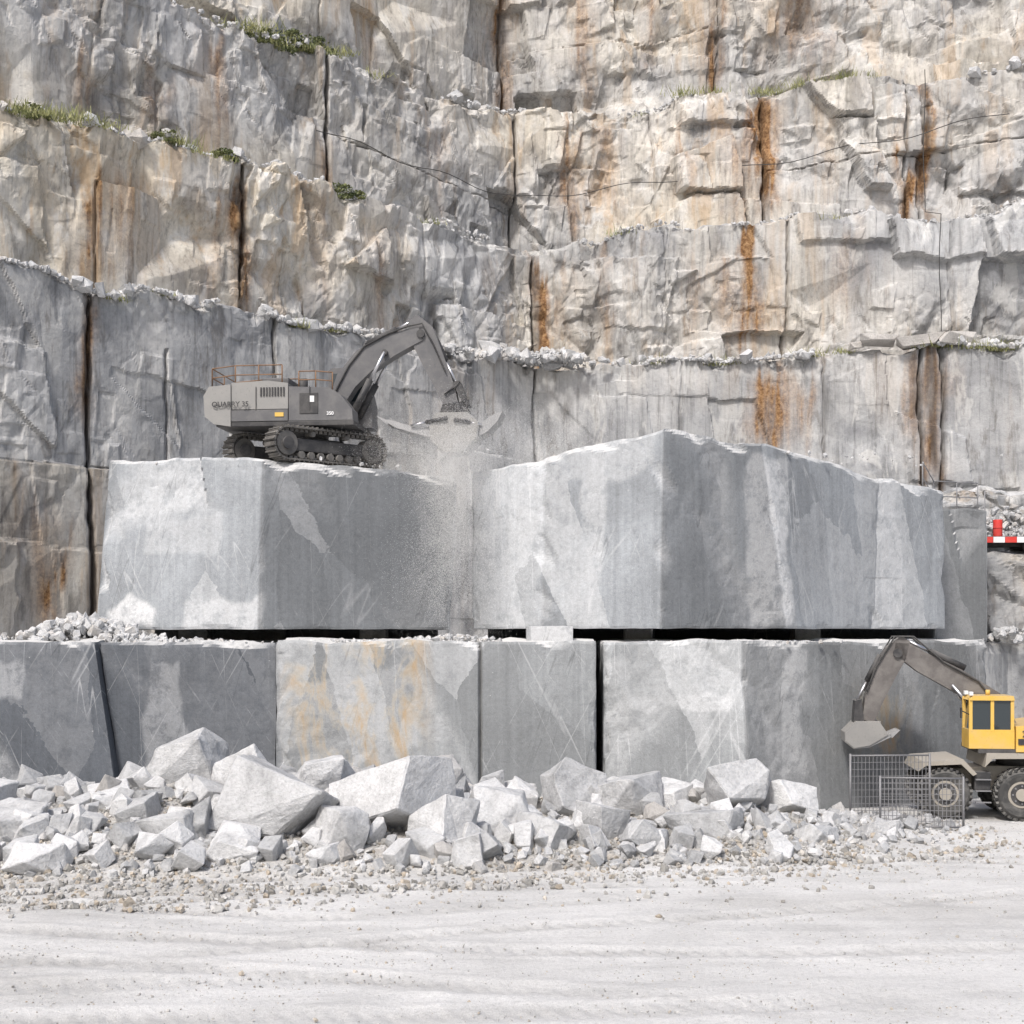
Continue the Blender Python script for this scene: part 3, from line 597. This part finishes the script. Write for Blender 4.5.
def box(name,c,s,mat,par,bev=.02):
    bm=bmesh.new(); bmesh.ops.create_cube(bm,size=1,matrix=Matrix.Translation(c)@Matrix.Diagonal((*s,1)))
    return fin(bm,name,mat,par,bev)
def cyl(name,p0,p1,r,mat,par,seg=16,r2=None,bev=0):
    p0=Vector(p0);p1=Vector(p1);d=p1-p0; M=Matrix.Translation((p0+p1)/2)@d.to_track_quat('Z','Y').to_matrix().to_4x4()
    bm=bmesh.new(); bmesh.ops.create_cone(bm,cap_ends=True,segments=seg,radius1=r,radius2=r if r2 is None else r2,depth=d.length,matrix=M)
    return fin(bm,name,mat,par,bev,True)
def ram(name,p0,p1,r,par,frac=.58):
    p0=Vector(p0);p1=Vector(p1); m=p0.lerp(p1,frac)
    cyl(name+'_barrel',p0,m,r,M_dk,par); cyl(name+'_rod',m,p1,r*.5,M_chr,par)
def beam(name,path,ws,y0,y1,mat,par,bev=.03):
    up=[];dn=[]
    for i,(x,z) in enumerate(path):
        a=Vector(path[max(0,i-1)]);b=Vector(path[min(len(path)-1,i+1)]);t=(b-a).normalized();n=Vector((-t.y,t.x))
        up.append((x+n.x*ws[i],z+n.y*ws[i]));dn.append((x-n.x*ws[i],z-n.y*ws[i]))
    return prism(name,up+dn[::-1],y0,y1,mat,par,bev)
def text(name,s,size,loc,par,mat,rz=0):
    cu=bpy.data.curves.new(name,'FONT'); cu.body=s; cu.size=size; cu.extrude=.004; cu.offset=.004; cu.materials.append(mat)
    o=bpy.data.objects.new(name,cu); o.location=loc; o.rotation_euler=(math.pi/2,0,rz); COL.objects.link(o); o.parent=par

# ------------------------------------------------------------------ excavator
E=empty('crawler_excavator',(-6.1,42.0,9.9),math.radians(-6))
U=empty('undercarriage',(-.1,0,0),math.radians(48)); U.parent=E
def track(yc,nm):
    L=3.0; r=.46; w=.55
    bm=bmesh.new()
    per=2*L+2*math.pi*r; n=54
    for k in range(n):
        q=per*k/n
        if q<L: p=(-L/2+q,0.0);a=0
        elif q<L+math.pi*r: a=(q-L)/r; p=(L/2+r*math.sin(a),r-r*math.cos(a))
        elif q<2*L+math.pi*r: p=(L/2-(q-L-math.pi*r),2*r); a=math.pi
        else: a=math.pi+(q-2*L-math.pi*r)/r; p=(-L/2+r*math.sin(a),r-r*math.cos(a))
        M=Matrix.Translation((p[0],yc,p[1]))@Matrix.Rotation(-a,4,'Y')
        bmesh.ops.create_cube(bm,size=1,matrix=M@Matrix.Diagonal((.135,w,.045,1)))
        bmesh.ops.create_cube(bm,size=1,matrix=M@Matrix.Translation((.03,0,-.04))@Matrix.Diagonal((.03,w,.05,1)))
        bmesh.ops.create_cube(bm,size=1,matrix=M@Matrix.Translation((0,0,.06))@Matrix.Diagonal((.11,w*.45,.09,1)))
    fin(bm,nm+'_shoes',M_trk,U)
    box(nm+'_frame',(0,yc,.44),(L-.5,w*.55,.36),M_dk,U,.04)
    for sx,nn in((-1,'sprocket'),(1,'idler')):
        cyl(nm+'_'+nn,(sx*L/2,yc-w*.36,r),(sx*L/2,yc+w*.36,r),.36,M_trk,U,20,bev=.02); cyl(nm+'_'+nn+'_hub',(sx*L/2,yc-w*.5,r),(sx*L/2,yc+w*.46,r),.18,M_dk,U,16)
    for k in range(7):
        x=-L/2+.5+k*(L-1)/6; cyl(nm+f'_roller_{k}',(x,yc-w*.34,.15),(x,yc+w*.34,.15),.11,M_trk,U,14)
    for x in(-.6,.6): cyl(nm+'_carrier',(x,yc-w*.3,.78),(x,yc+w*.3,.78),.08,M_trk,U,12)
track(-1.15,'near_track'); track(1.15,'far_track')
box('x_frame',(0,0,.55),(1.5,1.9,.35),M_dk,U,.05); cyl('slew_ring',(0,0,.7),(0,0,1.1),.7,M_dk,U,28)
box('deck',(-.4,0,1.12),(4.1,2.5,.14),M_dk,E,.02)
prism('counterweight',[(-2.0,1.05),(-2.5,1.12),(-2.78,1.35),(-2.82,1.95),(-2.65,2.22),(-2.0,2.28)],-1.3,1.3,M_cw,E,.1)
prism('engine_hood',[(-1.99,1.55),(-1.99,2.33),(-.9,2.38),(-.3,2.3),(-.3,1.55)],-1.25,1.25,M_cw,E,.05)
prism('lower_body',[(-1.99,1.2),(-1.99,1.53),(-.3,1.53),(-.3,1.2)],-1.27,1.25,M_exg,E,.03)
prism('side_housing',[(-.28,1.2),(-.28,2.2),(.9,2.15),(1.25,1.95),(1.6,1.5),(1.62,1.2)],-1.24,-.45,M_exg,E,.05)
prism('side_housing_far',[(-.28,1.2),(-.28,2.2),(.4,2.2),(.4,1.2)],-.44,1.24,M_exg,E,.05)
for k in range(9): box(f'vent_louvre_{k}',(-1.1+k*.085,-1.266,2.05),(.045,.03,.26),M_dk,E,.004)
for x in(-1.25,.35): box('panel_gap',(x,-1.272,1.85),(.018,.02,.7),M_dk,E,0)
box('service_door',(.32,-1.25,1.7),(.55,.03,.6),M_dk,E,.01); box('white_label',(.42,-1.272,1.82),(.13,.015,.18),M_wht,E,0)
text('side_lettering','QUARRY 35',.21,(-2.55,-1.36,1.62),E,M_dk); text('hood_lettering','350',.14,(.85,-1.26,1.35),E,M_wht)
box('yellow_label',(-.55,-1.285,1.38),(.26,.015,.12),M_yel,E,0)
cyl('exhaust',(-1.2,.5,2.3),(-1.2,.5,2.85),.07,M_dk,E); cyl('air_cleaner',(-.2,.1,2.2),(-.2,.1,2.65),.15,M_dk,E)
box('hood_top_box',(-.8,-.2,2.45),(.8,1.2,.18),M_exg,E,.03)
prism('cab_shell',[(.5,1.2),(.5,2.95),(.62,3.02),(1.45,3.02),(1.6,2.9),(1.85,1.9),(1.85,1.2)],.42,1.24,M_exg,E,.04)
prism('cab_side_window',[(.6,2.0),(.6,2.85),(1.42,2.85),(1.7,2.0)],.405,.42,M_gl,E,.0)
def rail(pts,h,mat,par,nm):
    for i,p in enumerate(pts): cyl(f'{nm}_post_{i}',p,(p[0],p[1],p[2]+h),.02,mat,par,8)
    for i in range(len(pts)-1):
        for q in(1,.5):
            a=Vector(pts[i])+Vector((0,0,h*q)); b=Vector(pts[i+1])+Vector((0,0,h*q)); cyl(f'{nm}_bar_{i}',a,b,.018,mat,par,8)
rail([(-2.6,-1.15,2.22),(-1.9,-1.15,2.3),(-1.2,-1.15,2.3),(-.5,-1.15,2.3)],.55,M_railb,E,'guard_rail')
rail([(-2.6,-1.15,2.22),(-2.6,0,2.22),(-2.6,1.15,2.22)],.55,M_railb,E,'rear_rail')
rail([(.0,-1.15,2.15),(.5,-1.15,2.15),(1.0,-1.15,2.1)],.5,M_railb,E,'step_rail')
rail([(-2.6,1.15,2.22),(-1.6,1.15,2.3),(-.6,1.15,2.3)],.55,M_railb,E,'far_rail')
boom=[(.85,1.75),(1.2,2.5),(1.75,3.1),(2.5,3.5),(3.1,3.75),(3.45,3.85)]
beam('boom',boom,[.22,.33,.38,.32,.26,.2],-.28,.22,M_exg,E,.03)
for y in(-.46,.4): ram('boom_ram',(1.45,y,1.5),(2.4,y,3.3),.1,E,.55)
cyl('boom_pin',(2.4,-.5,3.3),(2.4,.46,3.3),.08,M_dk,E)
ram('stick_ram',(1.75,-.03,3.6),(3.3,-.03,4.35),.1,E,.6); prism('stick_ram_bracket',[(1.5,3.15),(1.75,3.72),(2.1,3.45)],-.12,.08,M_exg,E,.01)
stick=[(3.2,4.35),(3.45,3.9),(3.8,3.1),(4.2,2.2),(4.45,1.45)]
beam('stick',stick,[.16,.38,.34,.27,.18],-.24,.18,M_exg,E,.03)
cyl('stick_pin',(3.45,-.34,3.85),(3.45,.28,3.85),.12,M_dk,E)
ram('bucket_ram',(3.75,-.03,3.98),(4.5,-.03,2.35),.09,E,.55)
prism('bucket_link',[(4.4,2.4),(4.6,2.45),(4.9,1.75),(4.75,1.65)],-.3,.24,M_dk,E,.01)
prism('bucket_rocker',[(4.15,2.05),(4.27,2.15),(4.63,2.42),(4.53,2.28)],-.34,-.24,M_dk,E,.01)
for a in(-.32,.3):
    curve_tube('hydraulic_hose',[Vector(p) for p in[(.9,a,2.2),(1.3,a,2.95),(1.75,a,3.5),(2.5,a,3.88),(3.1,a,4.08),(3.5,a,4.15),(3.85,a,3.5),(4.2,a,2.7)]],.025,M_black,E)
prism('coupler',[(4.1,1.75),(4.75,1.85),(4.95,1.35),(4.6,1.15),(3.95,1.25)],-.3,.25,M_dk,E,.02)
for y in(-.62,.52): prism('bucket_cheek',[(3.95,1.45),(4.9,1.45),(5.2,1.15),(5.15,.7),(4.75,.35),(4.2,.3),(3.8,.65),(3.75,1.15)],y,y+.06,M_cw,E,.01)
prism('bucket_back',[(4.9,1.47),(5.22,1.17),(5.18,.7),(4.76,.32),(4.2,.27),(4.22,.36),(4.72,.42),(5.06,.75),(5.1,1.12),(4.82,1.4)],-.6,.56,M_ltst,E,.01)
prism('bucket_top',[(3.95,1.47),(4.9,1.47),(4.85,1.38),(3.98,1.38)],-.6,.56,M_cw,E,.01)
prism('jaw_inner',[(4.0,1.15),(3.5,1.02),(3.0,1.16),(2.55,1.3),(2.35,1.28),(2.75,1.06),(3.2,.92),(3.7,.78),(4.05,.78)],-.5,.45,M_ltst,E,.02)
prism('jaw_outer',[(5.0,1.12),(5.3,1.18),(5.6,1.38),(5.9,1.5),(5.75,1.2),(5.45,.9),(5.1,.72),(4.95,.75)],-.5,.45,M_ltst,E,.02)
for k,y in enumerate((-.55,-.28,.0,.28,.45)):
    prism(f'tooth_{k}',[(4.0,.5),(4.35,.36),(4.0,.0)],y,y+.1,M_ltst,E,.01); prism(f'jaw_tip_{k}',[(2.5,1.28),(2.5,1.14),(2.15,1.42)],y*.9,y*.9+.08,M_ltst,E,.01)
ram('jaw_ram',(4.3,-.68,1.3),(3.2,-.56,1.1),.06,E); ram('jaw_ram',(4.5,-.68,1.25),(5.3,-.56,1.1),.06,E)

# ------------------------------------------------------------------ wheeled excavator
W=empty('wheeled_excavator',(12.9,37.9,0.02),math.radians(-7))
def wheel(x,y,r=.66,w=.5,nm='wheel'):
    e=empty(nm,(x,y,r)); e.parent=W
    bm=bmesh.new(); prof=[(.36,-w/2+.05),(.5,-w/2),(r*.86,-w/2),(r*.97,-w/2+.07),(r*.98,0),(r*.97,w/2-.07),(r*.86,w/2),(.5,w/2),(.36,w/2-.05)]
    n=40; rs=[[bm.verts.new((a*math.cos(6.2832*k/n),b,a*math.sin(6.2832*k/n))) for a,b in prof] for k in range(n)]
    for k in range(n):
        for j in range(len(prof)-1): bm.faces.new((rs[k][j],rs[k][j+1],rs[(k+1)%n][j+1],rs[(k+1)%n][j]))
    for k in range(26):
        for sd in(-1,1):
            M=Matrix.Rotation(6.2832*(k+.25*sd)/26,4,'Y')@Matrix.Translation((r,sd*w*.26,0))@Matrix.Rotation(.5*sd,4,'X')
            bmesh.ops.create_cube(bm,size=1,matrix=M@Matrix.Diagonal((.07,w*.5,.07,1)))
    fin(bm,'tyre',M_tyre,e,0)
    cyl('rim',(0,-w*.38,0),(0,w*.38,0),.36,M_bei,e,28,bev=.02); cyl('rim_dish',(0,-w*.4,0),(0,-w*.3,0),.29,M_dk,e,24); cyl('hub',(0,-w*.56,0),(0,w*.5,0),.16,M_bei,e,16)
    for k in range(8):
        a=6.2832*k/8; cyl(f'nut_{k}',(.23*math.cos(a),-w*.43,.23*math.sin(a)),(.23*math.cos(a),-w*.38,.23*math.sin(a)),.025,M_galv,e,6)
for x in(-1.35,.6,3.3):
    wheel(x,-1.0); wheel(x,1.05)
    cyl('axle',(x,-.9,.68),(x,.9,.68),.14,M_dk,W)
prism('chassis',[(-1.3,.85),(-1.25,1.25),(-.6,1.3),(-.2,1.35),(3.9,1.35),(4.2,1.1),(4.1,.75),(-.9,.7)],-.55,.55,M_bei,W,.04)
prism('front_fender',[(-2.05,1.25),(-1.9,1.5),(-.9,1.58),(-.55,1.2),(-.65,1.15),(-.95,1.45),(-1.85,1.4)],-1.25,1.25,M_bei,W,.02)
prism('mid_fender',[(-.35,1.38),(-.3,1.75),(1.3,1.75),(1.45,1.4),(1.35,1.38),(1.2,1.62),(-.15,1.6)],-1.25,1.25,M_bei,W,.02)
box('side_tank',(1.95,-.85,1.0),(.9,.5,.6),M_bei,W,.04); box('tool_box',(-.38,-.9,1.0),(.42,.4,.5),M_dk,W,.03)
for k in range(3): box(f'step_{k}',(-.38,-1.18,.45+k*.3),(.4,.1,.03),M_galv,W,.005)
cyl('turntable',(.8,0,1.35),(.8,0,1.72),.6,M_dk,W,24)
prism('body',[(.45,1.78),(.45,2.45),(1.2,2.55),(3.3,2.6),(3.75,2.35),(3.8,1.8)],-1.2,1.2,M_yel,W,.06)
box('body_skirt',(1.6,0,1.79),(4.2,2.3,.12),M_dk,W,.02)
box('body_stripe',(2.0,-1.212,2.05),(3.0,.02,.16),M_dk,W,0); text('body_lettering','210 W',.24,(.6,-1.225,2.18),W,M_dk)
for k in range(8): box(f'grille_{k}',(2.2+k*.12,-1.215,2.35),(.06,.02,.2),M_dk,W,0)
def cabx(x0,x1,y0,y1,z0,z1):
    prism('cab_glass',[(x0+.05,z0+.45),(x0+.12,z1-.1),(x1-.08,z1-.1),(x1-.08,z0+.1),(x0+.05,z0+.1)],y0+.03,y1-.03,M_gl,W,0)
    prism('cab_lower',[(x0,z0),(x0,z0+.5),(x1,z0+.5),(x1,z0)],y0,y1,M_yel,W,.03)
    prism('cab_roof',[(x0+.02,z1-.12),(x0+.12,z1),(x1-.03,z1),(x1,z1-.12)],y0-.04,y1+.04,M_yel,W,.02)
    for a in(x0+.05,(x0+x1)/2+.02,x1-.05):
        for y in(y0+.04,y1-.04): box('pillar',(a,y,(z0+z1)/2+.2),(.09,.09,z1-z0-.5),M_yel,W,.01)
    box('door_handle',((x0+x1)/2+.12,y0-.02,z0+.6),(.12,.03,.03),M_dk,W,0)
    cyl('mirror_arm',(x0,y0,z0+.9),(x0-.2,y0-.1,z0+1.0),.015,M_dk,W,6); box('mirror',(x0-.22,y0-.12,z0+.95),(.04,.16,.28),M_dk,W,.01)
    cyl('beacon',((x0+x1)/2,(y0+y1)/2,z1),((x0+x1)/2,(y0+y1)/2,z1+.14),.06,M_yel,W,12)
    for k in(0,1): box('work_light',(x0+.08,y0+.15+k*(y1-y0-.3),z1+.05),(.1,.16,.1),M_wht,W,.01)
cabx(-.74,.42,-1.15,-.2,1.86,3.25)
b2=[(.6,2.2),(.1,3.05),(-.9,3.65),(-1.75,4.1),(-2.2,4.4),(-2.5,4.45)]
beam('boom',b2,[.22,.29,.31,.28,.24,.18],-.12,.3,M_arm,W,.03)
beam('stick',[(-2.2,4.75),(-2.45,4.35),(-2.75,3.8),(-3.05,3.05),(-3.2,2.5)],[.14,.3,.3,.24,.16],-.12,.3,M_arm,W,.03)
for y in(-.22,.4): ram('boom_ram',(.2,y,2.1),(-1.0,y,3.5),.09,W,.55)
ram('stick_ram',(-.6,.09,3.95),(-2.15,.09,4.7),.09,W,.6); ram('bucket_ram',(-2.85,.09,4.3),(-3.5,.09,3.0),.08,W,.55)
cyl('elbow_pin',(-2.42,-.2,4.35),(-2.42,.38,4.35),.12,M_dk,W); prism('bucket_link',[(-3.55,3.05),(-3.38,3.1),(-3.3,2.35),(-3.6,2.35)],-.18,.36,M_dk,W,.01)
prism('bucket_shell',[(-2.9,2.5),(-3.55,2.5),(-3.85,2.2),(-3.85,1.95),(-3.6,1.75),(-3.55,1.85),(-3.7,2.0),(-3.7,2.15),(-3.5,2.38),(-2.95,2.4)],-.4,.58,M_cw,W,.015)
for y in(-.42,.56): prism('bucket_side',[(-2.92,2.48),(-3.55,2.48),(-3.83,2.18),(-3.83,1.97),(-3.6,1.78),(-3.2,1.85),(-2.7,2.15)],y,y+.04,M_cw,W,.005)
prism('bucket_floor',[(-3.6,1.75),(-3.2,1.8),(-2.6,2.1),(-2.65,2.17),(-3.2,1.9),(-3.6,1.85)],-.38,.56,M_ltst,W,.01)
for k in range(5): prism(f'bucket_tooth_{k}',[(-2.68,2.16),(-2.6,2.06),(-2.38,2.28)],-.38+k*.21,-.3+k*.21,M_ltst,W,.005)
for a in(-.17,.35): curve_tube('hydraulic_hose',[Vector(p) for p in[(.4,a,2.7),(-.3,a,3.6),(-1.2,a,4.1),(-2.0,a,4.8),(-2.5,a,4.8),(-2.98,a,4.0),(-3.25,a,3.3)]],.025,M_black,W)

# ------------------------------------------------------------------ mesh fence panels
def fence(loc,rz,w,h,mat):
    e=empty('mesh_fence',loc,rz)
    for x in(0,w): cyl('post',(x,0,0),(x,0,h+.05),.03,mat,e,10); box('foot',(x,0,.04),(.18,.6,.08),M_galv,e,.01)
    for z in(.15,h): cyl('rail',(0,0,z),(w,0,z),.022,mat,e,8)
    bm=bmesh.new(); n=int(w/.1)
    for k in range(1,n): bmesh.ops.create_cube(bm,size=1,matrix=Matrix.Translation((w*k/n,0,h/2+.07))@Matrix.Diagonal((.014,.014,h-.15,1)))
    for k in range(1,9): bmesh.ops.create_cube(bm,size=1,matrix=Matrix.Translation((w/2,.01,.15+(h-.15)*k/9))@Matrix.Diagonal((w,.014,.014,1)))
    fin(bm,'mesh_infill',mat,e)
fence((8.75,36.2,.0),math.radians(4),2.1,1.75,M_galv); fence((9.1,34.6,0.0),math.radians(-6),2.0,1.35,M_galv)

Rl=empty('safety_railing',(0,0,0)); rail([(13.2,45.0,9.4),(14.0,46.5,8.95),(14.9,46.9,8.95),(15.7,47.2,8.95)],1.0,M_galv,Rl,'railing')
T=empty('flatbed_trailer',(16.9,49.4,7.62),math.radians(-4))
box('bed',(2.2,0,.55),(5.6,2.0,.14),M_dk,T,.02); box('chassis_rail',(2.2,0,.4),(5.0,.7,.2),M_dk,T,.02)
for k in range(14): box(f'reflective_board_{k}',(-.4+k*.4,-1.03,.5),(.39,.05,.2),M_red if k%2==0 else M_wht,T,.005)
for x in(1.2,2.2,3.3):
    for y in(-.8,.8): cyl('wheel',(x,y-.14,.32),(x,y+.14,.32),.32,M_tyre,T,20,bev=.03)
for x,h in((.1,.6),(1.5,.5)): cyl('fuel_drum',(x,-.5,.63),(x,-.5,.63+h),.16,M_red,T,18,bev=.02); cyl('drum_rib',(x,-.5,.63+h*.5),(x,-.5,.66+h*.5),.175,M_red,T,18)
box('white_crate',(2.6,-.3,.95),(1.6,.9,.65),M_wht,T,.02); box('headboard',(-.55,0,.85),(.06,1.9,.5),M_cw,T,.01)
cyl('lamp_post',(-.45,-.9,.6),(-.45,-.9,2.2),.025,M_galv,T,8)

# ------------------------------------------------------------------ dust raised by the grapple: fine airborne chips
mD,ntD,pD=newmat('stone_dust'); pD.inputs['Base Color'].default_value=(.88,.875,.86,1); pD.inputs['Roughness'].default_value=1; pD.inputs['Specular IOR Level'].default_value=0
trl=nd(ntD,'BsdfTranslucent',{'Color':(.88,.875,.86,1)}); mx=nd(ntD,'MixShader',{0:.45}); ntD.links.new(pD.outputs[0],mx.inputs[1]); ntD.links.new(trl.outputs[0],mx.inputs[2]); ntD.links.new(mx.outputs[0],ntD.nodes['Material Output'].inputs['Surface'])
rs=np.random.RandomState(5)
def puff(c,sg,n):
    p=rs.randn(n,3)*np.array(sg); m=(vn(p[:,0]*1.3+c[0],p[:,2]*.9,71)+.5*vn(p[:,0]*3,p[:,2]*2.4,72))>rs.uniform(-1.3,.5,n)
    return p[m]+np.array(c)
C=np.concatenate([puff((-1.75,40.6,9.7),(.55,.5,.7),130000),puff((-1.45,40.2,8.4),(.5,.35,1.2),140000),puff((-1.6,40.0,6.8),(.8,.35,1.0),70000),puff((-.5,41.2,10.4),(1.3,.6,.5),60000),puff((-2.6,41.2,10.2),(.9,.6,.5),45000),puff((-1.2,43,11.0),(1.6,.8,.6),50000)])
n=len(C); a=rs.randn(n,3); a/=np.linalg.norm(a,axis=1)[:,None]; b=np.cross(a,rs.randn(n,3)); b/=np.linalg.norm(b,axis=1)[:,None]
r=rs.uniform(.003,.0085,n)[:,None]
V=np.stack([C+a*r,C-a*r*.5+b*r*.87,C-a*r*.5-b*r*.87],1)
mesh_np('dust_cloud',V,np.arange(n*3).reshape(n,3),mD)

# ------------------------------------------------------------------ light, camera
el=math.radians(50); src=Vector((-.42,-.9,0)).normalized()
dirv=Vector((src.x*math.cos(el),src.y*math.cos(el),math.sin(el)))
sun=bpy.data.lights.new('sun','SUN'); sun.energy=3.0; sun.angle=math.radians(8); sun.color=(1,.975,.945)
so=bpy.data.objects.new('sun',sun); COL.objects.link(so); so.rotation_euler=dirv.to_track_quat('Z','Y').to_euler()
w=bpy.data.worlds.new('World'); S.world=w; w.use_nodes=True; nt=w.node_tree
sky=nt.nodes.new('ShaderNodeTexSky'); sky.sky_type='NISHITA'; sky.sun_disc=False; sky.sun_elevation=el; sky.sun_rotation=math.atan2(src.x,src.y); sky.dust_density=4; sky.air_density=1.0; sky.ozone_density=1
nt.links.new(sky.outputs[0],nt.nodes['Background'].inputs[0]); nt.nodes['Background'].inputs[1].default_value=.15
S.view_settings.view_transform='Standard'; S.view_settings.look='None'; S.view_settings.exposure=0
cam=bpy.data.cameras.new('camera'); cam.sensor_width=36; cam.lens=1400/1024*36; cam.shift_y=118/1024; cam.clip_end=2000
c=bpy.data.objects.new('camera',cam); COL.objects.link(c); c.location=(0,0,5); c.rotation_euler=(math.pi/2,0,0); S.camera=c
